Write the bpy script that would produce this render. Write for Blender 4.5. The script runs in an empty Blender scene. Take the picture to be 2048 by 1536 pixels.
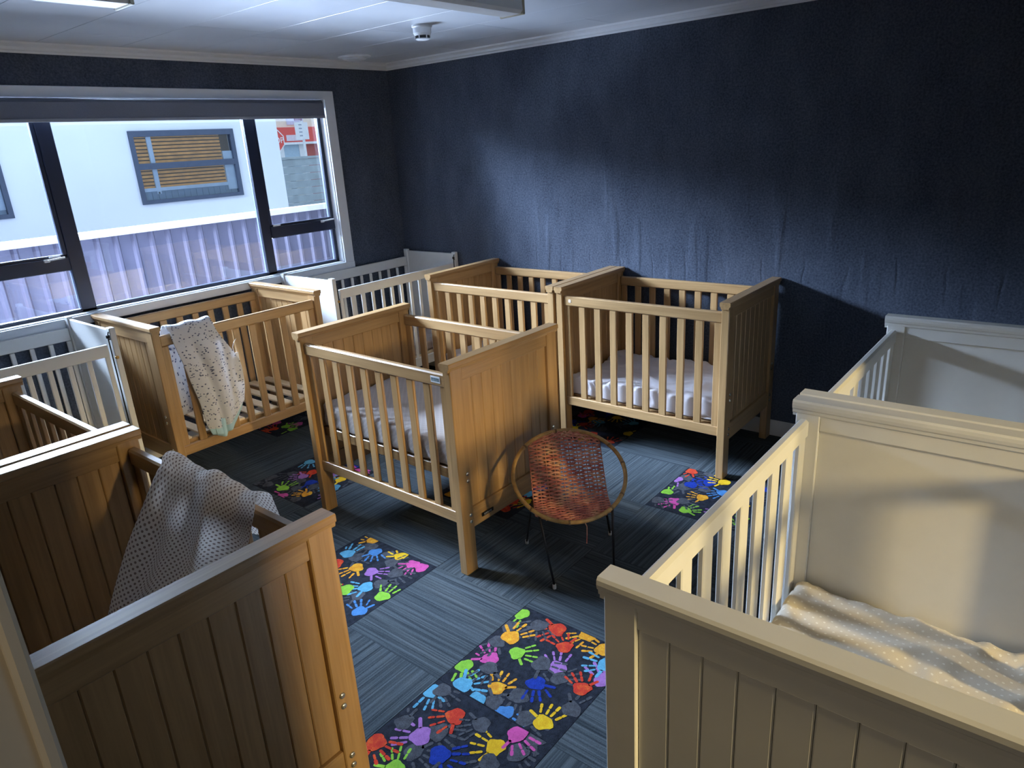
import bpy, bmesh, math, random
from mathutils import Vector, Matrix, noise
random.seed(7)
S = bpy.context.scene
COL = S.collection
R = math.radians

# ------------------------------------------------------------------ camera
CAMR = ((0.62527256, -0.77826454, -0.05777993),      # rows: image right, image down, forward
        (-0.28703143, -0.16049379, -0.94438059),
        (0.72570461, 0.60707993, -0.32373875))
F_PX, CX, CY, CAM_Z = 1404.5, 1024.0, 768.0, 1.7838
cam_d = bpy.data.cameras.new('camera')
cam_d.sensor_width = 36.0
cam_d.lens = F_PX / 2048 * 36.0
cam_d.clip_start = 0.02
cam = bpy.data.objects.new('camera', cam_d)
COL.objects.link(cam)
r0, r1, r2 = CAMR
cam.matrix_world = Matrix(((r0[0], -r1[0], -r2[0], 0), (r0[1], -r1[1], -r2[1], 0), (r0[2], -r1[2], -r2[2], CAM_Z), (0, 0, 0, 1)))
S.camera = cam

# ------------------------------------------------------------------ world, lights, exposure
wd = bpy.data.worlds.new('overcast_sky'); S.world = wd; wd.use_nodes = True
bg = wd.node_tree.nodes['Background']
bg.inputs[0].default_value = (0.66, 0.83, 1.0, 1)
bg.inputs[1].default_value = 1.5

def area(name, loc, target, sx, sy, watts, col):
    d = bpy.data.lights.new(name, 'AREA'); d.shape = 'RECTANGLE'; d.size = sx; d.size_y = sy
    d.energy = watts; d.color = col
    o = bpy.data.objects.new(name, d); COL.objects.link(o); o.location = loc
    o.rotation_euler = (Vector(target) - Vector(loc)).to_track_quat('-Z', 'Y').to_euler()
    return o
area('sky_fill', (-0.3, 6.35, 3.55), (2.4, 3.0, 0.9), 7.0, 1.9, 8600, (0.66, 0.80, 1.0)).data.spread = R(135)  # added area light, boosts the daylight coming through the window
area('yard_fill', (2.3, 5.9, -0.1), (2.3, 3.0, 2.4), 4.6, 0.9, 1250, (0.70, 0.82, 1.0)).data.spread = R(130)  # added upward fill below the sill, brightens the ceiling
area('added_warm_light', (0.75, -5.0, 2.6), (1.9, 1.2, 0.7), 0.30, 0.6, 520, (1.0, 0.72, 0.30))  # added warm light beyond the near wall, source unseen
S.view_settings.view_transform = 'Standard'
S.view_settings.look = 'None'
S.view_settings.gamma = 1.0
S.view_settings.use_curve_mapping = False
S.view_settings.exposure = 0.0

# ------------------------------------------------------------------ pixel helpers (photo frame 2048 x 1536)
def ray(px, py):
    v = Vector(((px - CX) / F_PX, (py - CY) / F_PX, 1.0))
    return Vector([sum(CAMR[k][i] * v[k] for k in range(3)) for i in range(3)])
def on_floor(px, py, z=0.0):
    d = ray(px, py); t = (z - CAM_Z) / d.z
    return Vector((d.x * t, d.y * t, z))

# ------------------------------------------------------------------ materials
MATS = {}
def new_mat(name):
    m = bpy.data.materials.new(name); m.use_nodes = True
    nt = m.node_tree; b = nt.nodes['Principled BSDF']
    return m, nt, b
def N(nt, t, **kw):
    n = nt.nodes.new(t)
    for k, v in kw.items(): setattr(n, k, v)
    return n
def ramp(nt, fac, stops):
    n = N(nt, 'ShaderNodeValToRGB')
    e = n.color_ramp.elements
    while len(e) > 1: e.remove(e[-1])
    e[0].position = stops[0][0]; e[0].color = (*stops[0][1], 1)
    for p, c in stops[1:]:
        x = e.new(p); x.color = (*c, 1)
    nt.links.new(fac, n.inputs[0]); return n.outputs[0]
def coords(nt, scale=(1, 1, 1), src='Object', rand=True):
    tc = N(nt, 'ShaderNodeTexCoord'); mp = N(nt, 'ShaderNodeMapping')
    mp.inputs['Scale'].default_value = scale
    nt.links.new(tc.outputs[src], mp.inputs[0])
    if not rand: return mp.outputs[0]
    oi = N(nt, 'ShaderNodeObjectInfo'); ml = N(nt, 'ShaderNodeMath', operation='MULTIPLY'); ml.inputs[1].default_value = 37.0
    nt.links.new(oi.outputs['Random'], ml.inputs[0])
    ad = N(nt, 'ShaderNodeVectorMath', operation='ADD')
    nt.links.new(mp.outputs[0], ad.inputs[0]); nt.links.new(ml.outputs[0], ad.inputs[1])
    return ad.outputs[0]
def bump(nt, b, height, strength, dist=0.01):
    n = N(nt, 'ShaderNodeBump'); n.inputs['Strength'].default_value = strength; n.inputs['Distance'].default_value = dist
    nt.links.new(height, n.inputs['Height']); nt.links.new(n.outputs[0], b.inputs['Normal'])
def plain(name, col, rough=0.6, metal=0.0, spec=0.5, var=0.06, nscale=14, bmp=0.0):
    m, nt, b = new_mat(name)
    v = coords(nt); nz = N(nt, 'ShaderNodeTexNoise'); nz.inputs['Scale'].default_value = nscale; nz.inputs['Detail'].default_value = 4
    nt.links.new(v, nz.inputs['Vector'])
    lo = tuple(max(0, c * (1 - var)) for c in col); hi = tuple(min(1, c * (1 + var)) for c in col)
    nt.links.new(ramp(nt, nz.outputs['Fac'], [(0.3, lo), (0.7, hi)]), b.inputs['Base Color'])
    b.inputs['Roughness'].default_value = rough; b.inputs['Metallic'].default_value = metal
    b.inputs['Specular IOR Level'].default_value = spec
    if bmp: bump(nt, b, nz.outputs['Fac'], bmp)
    MATS[name] = m; return m
def wood(name, c1, c2, axis, rough=0.36):
    m, nt, b = new_mat(name)
    sc = [34.0, 34.0, 34.0]; sc[axis] = 1.6
    v = coords(nt, tuple(sc)); nz = N(nt, 'ShaderNodeTexNoise'); nz.inputs['Scale'].default_value = 1.0
    nz.inputs['Detail'].default_value = 6; nz.inputs['Distortion'].default_value = 0.6
    nt.links.new(v, nz.inputs['Vector'])
    sc2 = [160.0, 160.0, 160.0]; sc2[axis] = 5.0
    v2 = coords(nt, tuple(sc2)); n2 = N(nt, 'ShaderNodeTexNoise'); n2.inputs['Scale'].default_value = 1.0; n2.inputs['Detail'].default_value = 3
    nt.links.new(v2, n2.inputs['Vector'])
    mx = N(nt, 'ShaderNodeMix'); mx.data_type = 'FLOAT'; mx.inputs[0].default_value = 0.35
    nt.links.new(nz.outputs['Fac'], mx.inputs[2]); nt.links.new(n2.outputs['Fac'], mx.inputs[3])
    nt.links.new(ramp(nt, mx.outputs[0], [(0.30, c1), (0.68, c2)]), b.inputs['Base Color'])
    b.inputs['Roughness'].default_value = rough
    b.inputs['Coat Weight'].default_value = 0.5; b.inputs['Coat Roughness'].default_value = 0.3
    bump(nt, b, mx.outputs[0], 0.12, 0.004)
    MATS[name] = m; return m
OAK_D, OAK_L = (0.30, 0.170, 0.067), (0.47, 0.290, 0.128)
OAK = [wood('oak_grain_' + 'xyz'[a], OAK_D, OAK_L, a) for a in range(3)]
PINE = wood('pine_slat', (0.68, 0.54, 0.36), (0.80, 0.67, 0.48), 0, 0.6)
WHITE = [plain('white_lacquer', (0.74, 0.73, 0.69), 0.32, var=0.02)] * 3
WHITE_P = [plain('plain_white_paint', (0.80, 0.80, 0.78), 0.30, var=0.02)] * 3
TRIM = plain('white_gloss_trim', (0.80, 0.83, 0.88), 0.28, var=0.02)
CHROME = plain('bolt_metal', (0.75, 0.70, 0.60), 0.25, metal=0.85)
DARKMETAL = plain('dark_metal', (0.02, 0.02, 0.022), 0.4, metal=0.6)
BRASS = plain('brass_catch', (0.50, 0.30, 0.10), 0.35, metal=0.8)
ALU = plain('navy_aluminium', (0.012, 0.018, 0.042), 0.38, var=0.03)
BLACK = plain('black_paint', (0.008, 0.008, 0.01), 0.45)
RUBBER = plain('white_rubber', (0.78, 0.76, 0.70), 0.6)
CANE = plain('rattan_cane', (0.42, 0.24, 0.075), 0.42, var=0.25, nscale=45)
PAPER = plain('white_paper', (0.80, 0.80, 0.82), 0.7, var=0.02)
PINKP = plain('pink_print', (0.55, 0.38, 0.62), 0.7)
GREENP = plain('teal_print', (0.10, 0.20, 0.22), 0.7)
GREYP = plain('grey_print', (0.33, 0.37, 0.46), 0.7)
BLIND = plain('roller_blind_cloth', (0.17, 0.19, 0.25), 0.85, var=0.05, nscale=160)
FIXBODY = plain('batten_light_tray', (0.42, 0.38, 0.28), 0.5)
FIXDIF = plain('batten_light_diffuser', (0.80, 0.82, 0.84), 0.35, var=0.02)
SKIRT = plain('skirting_paint', (0.62, 0.60, 0.58), 0.4, var=0.03)
CREAM = plain('cream_door_paint', (0.62, 0.56, 0.46), 0.38, var=0.03)

def felt():
    m, nt, b = new_mat('navy_felt_wall')
    v = coords(nt, rand=False)
    nz = N(nt, 'ShaderNodeTexNoise'); nz.inputs['Scale'].default_value = 95; nz.inputs['Detail'].default_value = 5
    nt.links.new(v, nz.inputs['Vector'])
    n2 = N(nt, 'ShaderNodeTexNoise'); n2.inputs['Scale'].default_value = 7; n2.inputs['Detail'].default_value = 3
    nt.links.new(coords(nt, (1, 1, 0.5), rand=False), n2.inputs['Vector'])
    mx = N(nt, 'ShaderNodeMix'); mx.data_type = 'FLOAT'; mx.inputs[0].default_value = 0.3
    nt.links.new(nz.outputs['Fac'], mx.inputs[2]); nt.links.new(n2.outputs['Fac'], mx.inputs[3])
    nt.links.new(ramp(nt, mx.outputs[0], [(0.32, (0.036, 0.045, 0.068)), (0.68, (0.104, 0.123, 0.165))]), b.inputs['Base Color'])
    b.inputs['Roughness'].default_value = 0.95; b.inputs['Specular IOR Level'].default_value = 0.15
    # soft vertical puckers in the cloth, strongest around waist height
    n3 = N(nt, 'ShaderNodeTexNoise'); n3.inputs['Scale'].default_value = 1.0; n3.inputs['Detail'].default_value = 2
    nt.links.new(coords(nt, (9, 9, 1.3), rand=False), n3.inputs['Vector'])
    pk = N(nt, 'ShaderNodeMapRange'); pk.inputs[1].default_value = 0.60; pk.inputs[2].default_value = 0.70
    nt.links.new(n3.outputs['Fac'], pk.inputs[0])
    sx = N(nt, 'ShaderNodeSeparateXYZ'); nt.links.new(v, sx.inputs[0])
    def mth(op, a, b_=None, c=None):
        n = N(nt, 'ShaderNodeMath', operation=op)
        for i_, q in enumerate((a, b_, c)):
            if q is None: continue
            if isinstance(q, (int, float)): n.inputs[i_].default_value = q
            else: nt.links.new(q, n.inputs[i_])
        return n.outputs[0]
    fr_ = mth('FRACT', mth('MULTIPLY_ADD', sx.outputs['Y'], 4.3, mth('MULTIPLY', n2.outputs['Fac'], 0.5)))
    dist = mth('ABSOLUTE', mth('SUBTRACT', fr_, 0.5))
    line = N(nt, 'ShaderNodeMapRange'); line.inputs[1].default_value = 0.0; line.inputs[2].default_value = 0.055; line.inputs[3].default_value = 1.0; line.inputs[4].default_value = 0.0
    nt.links.new(dist, line.inputs[0])
    zm = N(nt, 'ShaderNodeMapRange'); zm.inputs[1].default_value = 0.17; zm.inputs[2].default_value = 0.02
    nt.links.new(mth('ABSOLUTE', mth('SUBTRACT', sx.outputs['Z'], mth('MULTIPLY_ADD', n2.outputs['Fac'], 0.3, 0.84))), zm.inputs[0])
    puck = mth('MULTIPLY_ADD', mth('MULTIPLY', line.outputs[0], zm.outputs[0]), -0.6, pk.outputs[0])
    ad = N(nt, 'ShaderNodeMath', operation='MULTIPLY_ADD'); ad.inputs[1].default_value = 0.25
    nt.links.new(nz.outputs['Fac'], ad.inputs[0]); nt.links.new(puck, ad.inputs[2])
    bump(nt, b, ad.outputs[0], 0.5, 0.006)
    return m
FELT = felt()

def carpet(name, axis):
    m, nt, b = new_mat(name)
    sc = [150.0, 150.0, 1.0]; sc[axis] = 2.2
    nz = N(nt, 'ShaderNodeTexNoise'); nz.inputs['Scale'].default_value = 1.0; nz.inputs['Detail'].default_value = 4
    nt.links.new(coords(nt, tuple(sc)), nz.inputs['Vector'])
    f = N(nt, 'ShaderNodeTexNoise'); f.inputs['Scale'].default_value = 420; f.inputs['Detail'].default_value = 2
    nt.links.new(coords(nt), f.inputs['Vector'])
    mx = N(nt, 'ShaderNodeMix'); mx.data_type = 'FLOAT'; mx.inputs[0].default_value = 0.3
    nt.links.new(nz.outputs['Fac'], mx.inputs[2]); nt.links.new(f.outputs['Fac'], mx.inputs[3])
    nt.links.new(ramp(nt, mx.outputs[0], [(0.34, (0.019, 0.026, 0.032)), (0.50, (0.051, 0.064, 0.074)), (0.68, (0.098, 0.116, 0.128))]), b.inputs['Base Color'])
    b.inputs['Roughness'].default_value = 0.95; b.inputs['Specular IOR Level'].default_value = 0.1
    bump(nt, b, mx.outputs[0], 0.7, 0.004)
    return m
CARPET = [carpet('carpet_streaks_x', 0), carpet('carpet_streaks_y', 1)]
def yarn(name, col, var=0.35, spots=None):
    m, nt, b = new_mat(name)
    f = N(nt, 'ShaderNodeTexNoise'); f.inputs['Scale'].default_value = 330; f.inputs['Detail'].default_value = 2
    nt.links.new(coords(nt), f.inputs['Vector'])
    g = N(nt, 'ShaderNodeTexNoise'); g.inputs['Scale'].default_value = 45; g.inputs['Detail'].default_value = 2
    nt.links.new(coords(nt), g.inputs['Vector'])
    mx = N(nt, 'ShaderNodeMix'); mx.data_type = 'FLOAT'; mx.inputs[0].default_value = 0.5
    nt.links.new(f.outputs['Fac'], mx.inputs[2]); nt.links.new(g.outputs['Fac'], mx.inputs[3])
    hi = spots or tuple(min(1, c * (1 + var)) for c in col)
    nt.links.new(ramp(nt, mx.outputs[0], [(0.36, tuple(c * (1 - var) for c in col)), (0.50, col), (0.66, hi)]), b.inputs['Base Color'])
    b.inputs['Roughness'].default_value = 0.95; b.inputs['Specular IOR Level'].default_value = 0.1
    bump(nt, b, f.outputs['Fac'], 0.6, 0.003)
    return m
PRINTBG = yarn('print_carpet_ground', (0.016, 0.019, 0.028), 0.6)
HANDC = {'o': yarn('hand_orange', (0.86, 0.36, 0.03), .2, (0.95, 0.62, 0.05)), 'y': yarn('hand_yellow', (0.88, 0.52, 0.02), .15, (0.95, 0.72, 0.04)),
         'r': yarn('hand_red', (0.66, 0.05, 0.03), .2, (0.80, 0.16, 0.03)), 'p': yarn('hand_pink', (0.66, 0.10, 0.36), .2),
         'v': yarn('hand_violet', (0.40, 0.18, 0.50), .2), 'b': yarn('hand_blue', (0.015, 0.045, 0.34), .3),
         'c': yarn('hand_sky', (0.13, 0.42, 0.62), .2), 'n': yarn('hand_azure', (0.08, 0.25, 0.56), .25),
         'g': yarn('hand_green', (0.28, 0.60, 0.06), .2), 'w': yarn('hand_slate', (0.085, 0.09, 0.105), .4)}
HKEYS = list(HANDC)
for _m in HANDC.values():
    for _e in [n for n in _m.node_tree.nodes if n.type == 'VALTORGB'][0].color_ramp.elements: _e.color = tuple(c * .72 for c in _e.color[:3]) + (1,)

def ceilmat():
    m, nt, b = new_mat('ceiling_tile_paint')
    nz = N(nt, 'ShaderNodeTexNoise'); nz.inputs['Scale'].default_value = 3; nt.links.new(coords(nt), nz.inputs['Vector'])
    nt.links.new(ramp(nt, nz.outputs['Fac'], [(0.3, (0.56, 0.60, 0.67)), (0.7, (0.61, 0.65, 0.71))]), b.inputs['Base Color'])
    b.inputs['Roughness'].default_value = 0.30
    n2 = N(nt, 'ShaderNodeTexNoise'); n2.inputs['Scale'].default_value = 2.2; nt.links.new(coords(nt), n2.inputs['Vector'])
    bump(nt, b, n2.outputs['Fac'], 0.12, 0.05)
    return m
CEIL = ceilmat()
CEILGAP = plain('ceiling_joint', (0.30, 0.32, 0.35), 0.7)

def glass(name, tint=(0.93, 0.96, 1.0), refl=1.0):
    m, nt, b = new_mat(name); nt.nodes.remove(b)
    out = nt.nodes['Material Output']
    tr = N(nt, 'ShaderNodeBsdfTransparent'); tr.inputs[0].default_value = (*tint, 1)
    gl = N(nt, 'ShaderNodeBsdfGlossy'); gl.inputs['Roughness'].default_value = 0.02
    fr = N(nt, 'ShaderNodeFresnel'); fr.inputs[0].default_value = 1.5
    mu = N(nt, 'ShaderNodeMath', operation='MULTIPLY'); mu.inputs[1].default_value = refl; mu.use_clamp = True
    nt.links.new(fr.outputs[0], mu.inputs[0])
    mx = N(nt, 'ShaderNodeMixShader'); nt.links.new(mu.outputs[0], mx.inputs[0])
    nt.links.new(tr.outputs[0], mx.inputs[1]); nt.links.new(gl.outputs[0], mx.inputs[2])
    nt.links.new(mx.outputs[0], out.inputs[0])
    return m
GLASS = glass('window_glass', refl=1.4)
GLASS_FAR = glass('far_glass', (0.95, 0.97, 1.0), 0.8)

def cloth(name, col, dotcol=None, pitch=0.011, dotr=0.27, marks=None, markcol=None, rough=0.9, sheen=0.2, thin=0.0):
    """fabric with optional printed dots (staggered grid on UV in metres) or printed marks"""
    m, nt, b = new_mat(name)
    tc = N(nt, 'ShaderNodeTexCoord')
    nz = N(nt, 'ShaderNodeTexNoise'); nz.inputs['Scale'].default_value = 600; nt.links.new(tc.outputs['UV'], nz.inputs['Vector'])
    base = ramp(nt, nz.outputs['Fac'], [(0.3, tuple(c * 0.9 for c in col)), (0.7, col)])
    if dotcol:
        outs = []
        for off in (0.0, 0.5):
            mp = N(nt, 'ShaderNodeMapping'); mp.inputs['Scale'].default_value = (1 / pitch,) * 3; mp.inputs['Location'].default_value = (off, off, 0)
            nt.links.new(tc.outputs['UV'], mp.inputs[0])
            fr = N(nt, 'ShaderNodeVectorMath', operation='FRACTION'); nt.links.new(mp.outputs[0], fr.inputs[0])
            sb = N(nt, 'ShaderNodeVectorMath', operation='SUBTRACT'); sb.inputs[1].default_value = (0.5, 0.5, 0); nt.links.new(fr.outputs[0], sb.inputs[0])
            sp = N(nt, 'ShaderNodeVectorMath', operation='MULTIPLY'); sp.inputs[1].default_value = (1, 1, 0); nt.links.new(sb.outputs[0], sp.inputs[0])
            ln = N(nt, 'ShaderNodeVectorMath', operation='LENGTH'); nt.links.new(sp.outputs[0], ln.inputs[0])
            lt = N(nt, 'ShaderNodeMath', operation='LESS_THAN'); lt.inputs[1].default_value = dotr; nt.links.new(ln.outputs['Value'], lt.inputs[0])
            outs.append(lt.outputs[0])
        mxm = N(nt, 'ShaderNodeMath', operation='MAXIMUM'); nt.links.new(outs[0], mxm.inputs[0]); nt.links.new(outs[1], mxm.inputs[1])
        fac = mxm.outputs[0]
    elif marks:
        mp = N(nt, 'ShaderNodeMapping'); mp.inputs['Scale'].default_value = (marks, marks * 1.7, 1); nt.links.new(tc.outputs['UV'], mp.inputs[0])
        vo = N(nt, 'ShaderNodeTexVoronoi'); vo.inputs['Scale'].default_value = 1.0; nt.links.new(mp.outputs[0], vo.inputs['Vector'])
        wz = N(nt, 'ShaderNodeTexNoise'); wz.inputs['Scale'].default_value = 2.5; nt.links.new(mp.outputs[0], wz.inputs['Vector'])
        ad = N(nt, 'ShaderNodeMath', operation='MULTIPLY_ADD'); ad.inputs[1].default_value = 0.55; nt.links.new(wz.outputs['Fac'], ad.inputs[0]); nt.links.new(vo.outputs['Distance'], ad.inputs[2])
        lt = N(nt, 'ShaderNodeMath', operation='LESS_THAN'); lt.inputs[1].default_value = 0.53; nt.links.new(ad.outputs[0], lt.inputs[0])
        fac = lt.outputs[0]; dotcol = markcol
    if dotcol:
        mc = N(nt, 'ShaderNodeMix'); mc.data_type = 'RGBA'
        nt.links.new(fac, mc.inputs[0]); nt.links.new(base, mc.inputs[6]); mc.inputs[7].default_value = (*dotcol, 1)
        base = mc.outputs[2]
    nt.links.new(base, b.inputs['Base Color'])
    b.inputs['Roughness'].default_value = rough; b.inputs['Sheen Weight'].default_value = sheen
    b.inputs['Specular IOR Level'].default_value = 0.2
    bump(nt, b, nz.outputs['Fac'], 0.25, 0.002)
    if thin:
        tl = N(nt, 'ShaderNodeBsdfTranslucent'); nt.links.new(base, tl.inputs[0]); ms = N(nt, 'ShaderNodeMixShader'); ms.inputs[0].default_value = thin
        nt.links.new(b.outputs[0], ms.inputs[1]); nt.links.new(tl.outputs[0], ms.inputs[2]); nt.links.new(ms.outputs[0], nt.nodes['Material Output'].inputs[0])
    return m
POLKA = cloth('polka_dot_cloth', (0.93, 0.89, 0.85), (0.30, 0.24, 0.21), 0.0190, 0.185, thin=.72)
PRINTED = cloth('animal_print_muslin', (0.80, 0.80, 0.82), marks=40, markcol=(0.13, 0.15, 0.23), thin=.3)
AQUA = cloth('aqua_lining', (0.45, 0.66, 0.74))
SHEET_LILAC = cloth('lilac_white_sheet', (0.74, 0.70, 0.74))
SHEET_TAUPE = cloth('taupe_quilted_sheet', (0.56, 0.51, 0.48), (0.46, 0.42, 0.40), 0.03, 0.3)
SHEET_CREAM = cloth('cream_dotted_sheet', (0.66, 0.60, 0.50), (0.80, 0.77, 0.70), 0.034, 0.10)
SHEET_BROWN = cloth('tan_sheet', (0.42, 0.34, 0.30))

# ------------------------------------------------------------------ mesh helpers
def cbox(bm, x0, x1, y0, y1, z0, z1, c=0.0, mi=0):
    """box with chamfered edges"""
    if c <= 0:
        v = [bm.verts.new((x, y, z)) for z in (z0, z1) for y in (y0, y1) for x in (x0, x1)]
        fs = [(0, 2, 3, 1), (4, 5, 7, 6), (0, 1, 5, 4), (2, 6, 7, 3), (0, 4, 6, 2), (1, 3, 7, 5)]
        for f in fs: bm.faces.new([v[i] for i in f]).material_index = mi
        return
    c = min(c, (x1 - x0) * .49, (y1 - y0) * .49, (z1 - z0) * .49)
    X = (x0, x1); Y = (y0, y1); Z = (z0, z1); sg = (1, -1)
    V = {}
    for i in (0, 1):
        for j in (0, 1):
            for k in (0, 1):
                V[i, j, k, 'x'] = bm.verts.new((X[i], Y[j] + sg[j] * c, Z[k] + sg[k] * c))
                V[i, j, k, 'y'] = bm.verts.new((X[i] + sg[i] * c, Y[j], Z[k] + sg[k] * c))
                V[i, j, k, 'z'] = bm.verts.new((X[i] + sg[i] * c, Y[j] + sg[j] * c, Z[k]))
    F = []
    for i in (0, 1): F.append([V[i, 0, 0, 'x'], V[i, 1, 0, 'x'], V[i, 1, 1, 'x'], V[i, 0, 1, 'x']])
    for j in (0, 1): F.append([V[0, j, 0, 'y'], V[1, j, 0, 'y'], V[1, j, 1, 'y'], V[0, j, 1, 'y']])
    for k in (0, 1): F.append([V[0, 0, k, 'z'], V[1, 0, k, 'z'], V[1, 1, k, 'z'], V[0, 1, k, 'z']])
    for i in (0, 1):
        for j in (0, 1): F.append([V[i, j, 0, 'x'], V[i, j, 1, 'x'], V[i, j, 1, 'y'], V[i, j, 0, 'y']])
        for k in (0, 1): F.append([V[i, 0, k, 'x'], V[i, 1, k, 'x'], V[i, 1, k, 'z'], V[i, 0, k, 'z']])
    for j in (0, 1):
        for k in (0, 1): F.append([V[0, j, k, 'y'], V[1, j, k, 'y'], V[1, j, k, 'z'], V[0, j, k, 'z']])
    for i in (0, 1):
        for j in (0, 1):
            for k in (0, 1): F.append([V[i, j, k, 'x'], V[i, j, k, 'y'], V[i, j, k, 'z']])
    for f in F: bm.faces.new(f).material_index = mi
def prism(bm, prof, axis, a, b, mi=0):
    """closed 2D profile extruded along an axis; profile in the two remaining axes (cyclic order)"""
    def P(u, v, w):
        p = [0, 0, 0]; o = [k for k in range(3) if k != axis]
        p[axis] = w; p[o[0]] = u; p[o[1]] = v; return p
    A = [bm.verts.new(P(u, v, a)) for u, v in prof]; B = [bm.verts.new(P(u, v, b)) for u, v in prof]
    n = len(prof)
    for i in range(n): bm.faces.new([A[i], A[(i + 1) % n], B[(i + 1) % n], B[i]]).material_index = mi
    bm.faces.new(A[::-1]).material_index = mi; bm.faces.new(B).material_index = mi
def tube(bm, pts, rad, seg=8, closed=False, mi=0):
    pts = [Vector(p) for p in pts]; n = len(pts); rings = []
    up = Vector((0.13, 0.21, 0.97)); last = None
    for i, p in enumerate(pts):
        if closed: t = pts[(i + 1) % n] - pts[i - 1]
        else: t = pts[min(i + 1, n - 1)] - pts[max(i - 1, 0)]
        t.normalize()
        a = (last if last is not None else up); a = a - t * a.dot(t)
        if a.length < 1e-5: a = t.orthogonal()
        a.normalize(); last = a; bb = t.cross(a)
        rr = rad[i] if isinstance(rad, (list, tuple)) else rad
        rings.append([bm.verts.new(p + (a * math.cos(2 * math.pi * k / seg) + bb * math.sin(2 * math.pi * k / seg)) * rr) for k in range(seg)])
    m = n if closed else n - 1
    for i in range(m):
        A = rings[i]; B = rings[(i + 1) % n]
        for k in range(seg):
            bm.faces.new([A[k], A[(k + 1) % seg], B[(k + 1) % seg], B[k]]).material_index = mi
    if not closed:
        bm.faces.new(rings[0][::-1]).material_index = mi; bm.faces.new(rings[-1]).material_index = mi
def lathe(bm, prof, seg=24, c=(0, 0, 0), mi=0):
    rings = []
    for r_, z in prof:
        rings.append([bm.verts.new((c[0] + r_ * math.cos(2 * math.pi * k / seg), c[1] + r_ * math.sin(2 * math.pi * k / seg), c[2] + z)) for k in range(seg)])
    for A, B in zip(rings, rings[1:]):
        for k in range(seg): bm.faces.new([A[k], A[(k + 1) % seg], B[(k + 1) % seg], B[k]]).material_index = mi
    bm.faces.new(rings[0][::-1]).material_index = mi; bm.faces.new(rings[-1]).material_index = mi
def mesh(name, bm, mats, smooth=False):
    bmesh.ops.recalc_face_normals(bm, faces=bm.faces)
    me = bpy.data.meshes.new(name); bm.to_mesh(me); bm.free()
    for m in (mats if isinstance(mats, (list, tuple)) else [mats]): me.materials.append(m)
    if smooth:
        for p in me.polygons: p.use_smooth = True
    return me
def link(name, me, parent=None, loc=(0, 0, 0), rot=(0, 0, 0)):
    o = bpy.data.objects.new(name, me); COL.objects.link(o)
    o.location = loc; o.rotation_euler = rot
    if parent: o.parent = parent
    return o
def tag(o, label, cat=None, group=None, kind=None):
    if label: o['label'] = label
    if cat: o['category'] = cat
    if group: o['group'] = group
    if kind: o['kind'] = kind
    return o
def struct(name, me, label=None, parent=None):
    o = link(name, me, parent); o['kind'] = 'structure'
    if label: o['label'] = label
    return o
CACHE = {}
def cached(key, fn):
    if key not in CACHE: CACHE[key] = fn()
    return CACHE[key]
def box_me(name, dx, dy, dz, c, mat):
    """chamfered box centred in x,y and resting on z=0"""
    def mk():
        bm = bmesh.new(); cbox(bm, -dx / 2, dx / 2, -dy / 2, dy / 2, 0, dz, c); return mesh(name, bm, mat)
    return cached((name, round(dx, 4), round(dy, 4), round(dz, 4), mat.name), mk)
def boxes(name, rects, mats, c=0.0):
    bm = bmesh.new()
    for q in rects: cbox(bm, *q[:6], c, q[6] if len(q) > 6 else 0)
    return mesh(name, bm, mats)

# ------------------------------------------------------------------ room shell
XL, XR, YB, YF, H = 0.10, 4.043, 4.455, -1.20, 2.42
WX0, WX1, WZ0, WZ1 = 0.98, 3.41, 0.985, 2.165          # window opening
struct('wall_right', boxes('wall_right', [(XR, XR + .12, YF - .12, YB + .12, -.02, H + .03)], FELT), 'dark navy felt covered long wall')
struct('wall_back', boxes('wall_back', [(XL - .12, WX0, YB, YB + .12, -.02, H + .03), (WX1, XR, YB, YB + .12, -.02, H + .03),
       (WX0, WX1, YB, YB + .12, -.02, WZ0), (WX0, WX1, YB, YB + .12, WZ1, H + .03)], FELT), 'dark navy felt wall around the window')
DY0, DY1, DZ = -0.32, 0.715, 2.05                      # doorway the picture is taken from
struct('wall_left', boxes('wall_left', [(XL - .13, XL, DY1, YB, -.02, H + .03), (XL - .13, XL, YF, DY0, -.02, H + .03), (XL - .13, XL, DY0, DY1, DZ, H + .03)], FELT),
       'dark navy felt wall with the doorway')
NX0, NX1, NZ0, NZ1 = 0.70, 2.10, 0.75, 1.80             # added opening in the unseen near wall, limits the warm light
struct('wall_front', boxes('wall_front', [(XL - .13, NX0, YF - .12, YF, -.02, H + .03), (NX1, XR, YF - .12, YF, -.02, H + .03),
       (NX0, NX1, YF - .12, YF, -.02, NZ0), (NX0, NX1, YF - .12, YF, NZ1, H + .03)], FELT), 'dark navy felt wall with an added glazed opening')
# ceiling: backing with separate tiles
ceil = struct('ceiling', boxes('ceiling', [(XL - .13, XR + .12, YF - .12, YB + .12, H + .008, H + .05)], CEILGAP), 'pale grey tiled ceiling')
xs = [3.70 - .42 * k for k in range(-1, 10)]
for ci, x1 in enumerate(xs):
    x0 = max(x1 - .42, XL); x1 = min(x1, XR)
    if x1 - x0 < .02: continue
    y = YF - [0.0, 0.75, 0.35, 1.05][ci % 4]
    while y < YB:
        a, b = max(y, YF), min(y + 1.2, YB)
        if b - a > .02:
            me = boxes('ceiling_tile', [(x0 + .0012, x1 - .0012, a + .0012, b - .0012, H, H + .012)], CEIL, 0.0010)
            link('ceiling_tile', me, ceil)
        y += 1.2
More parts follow.
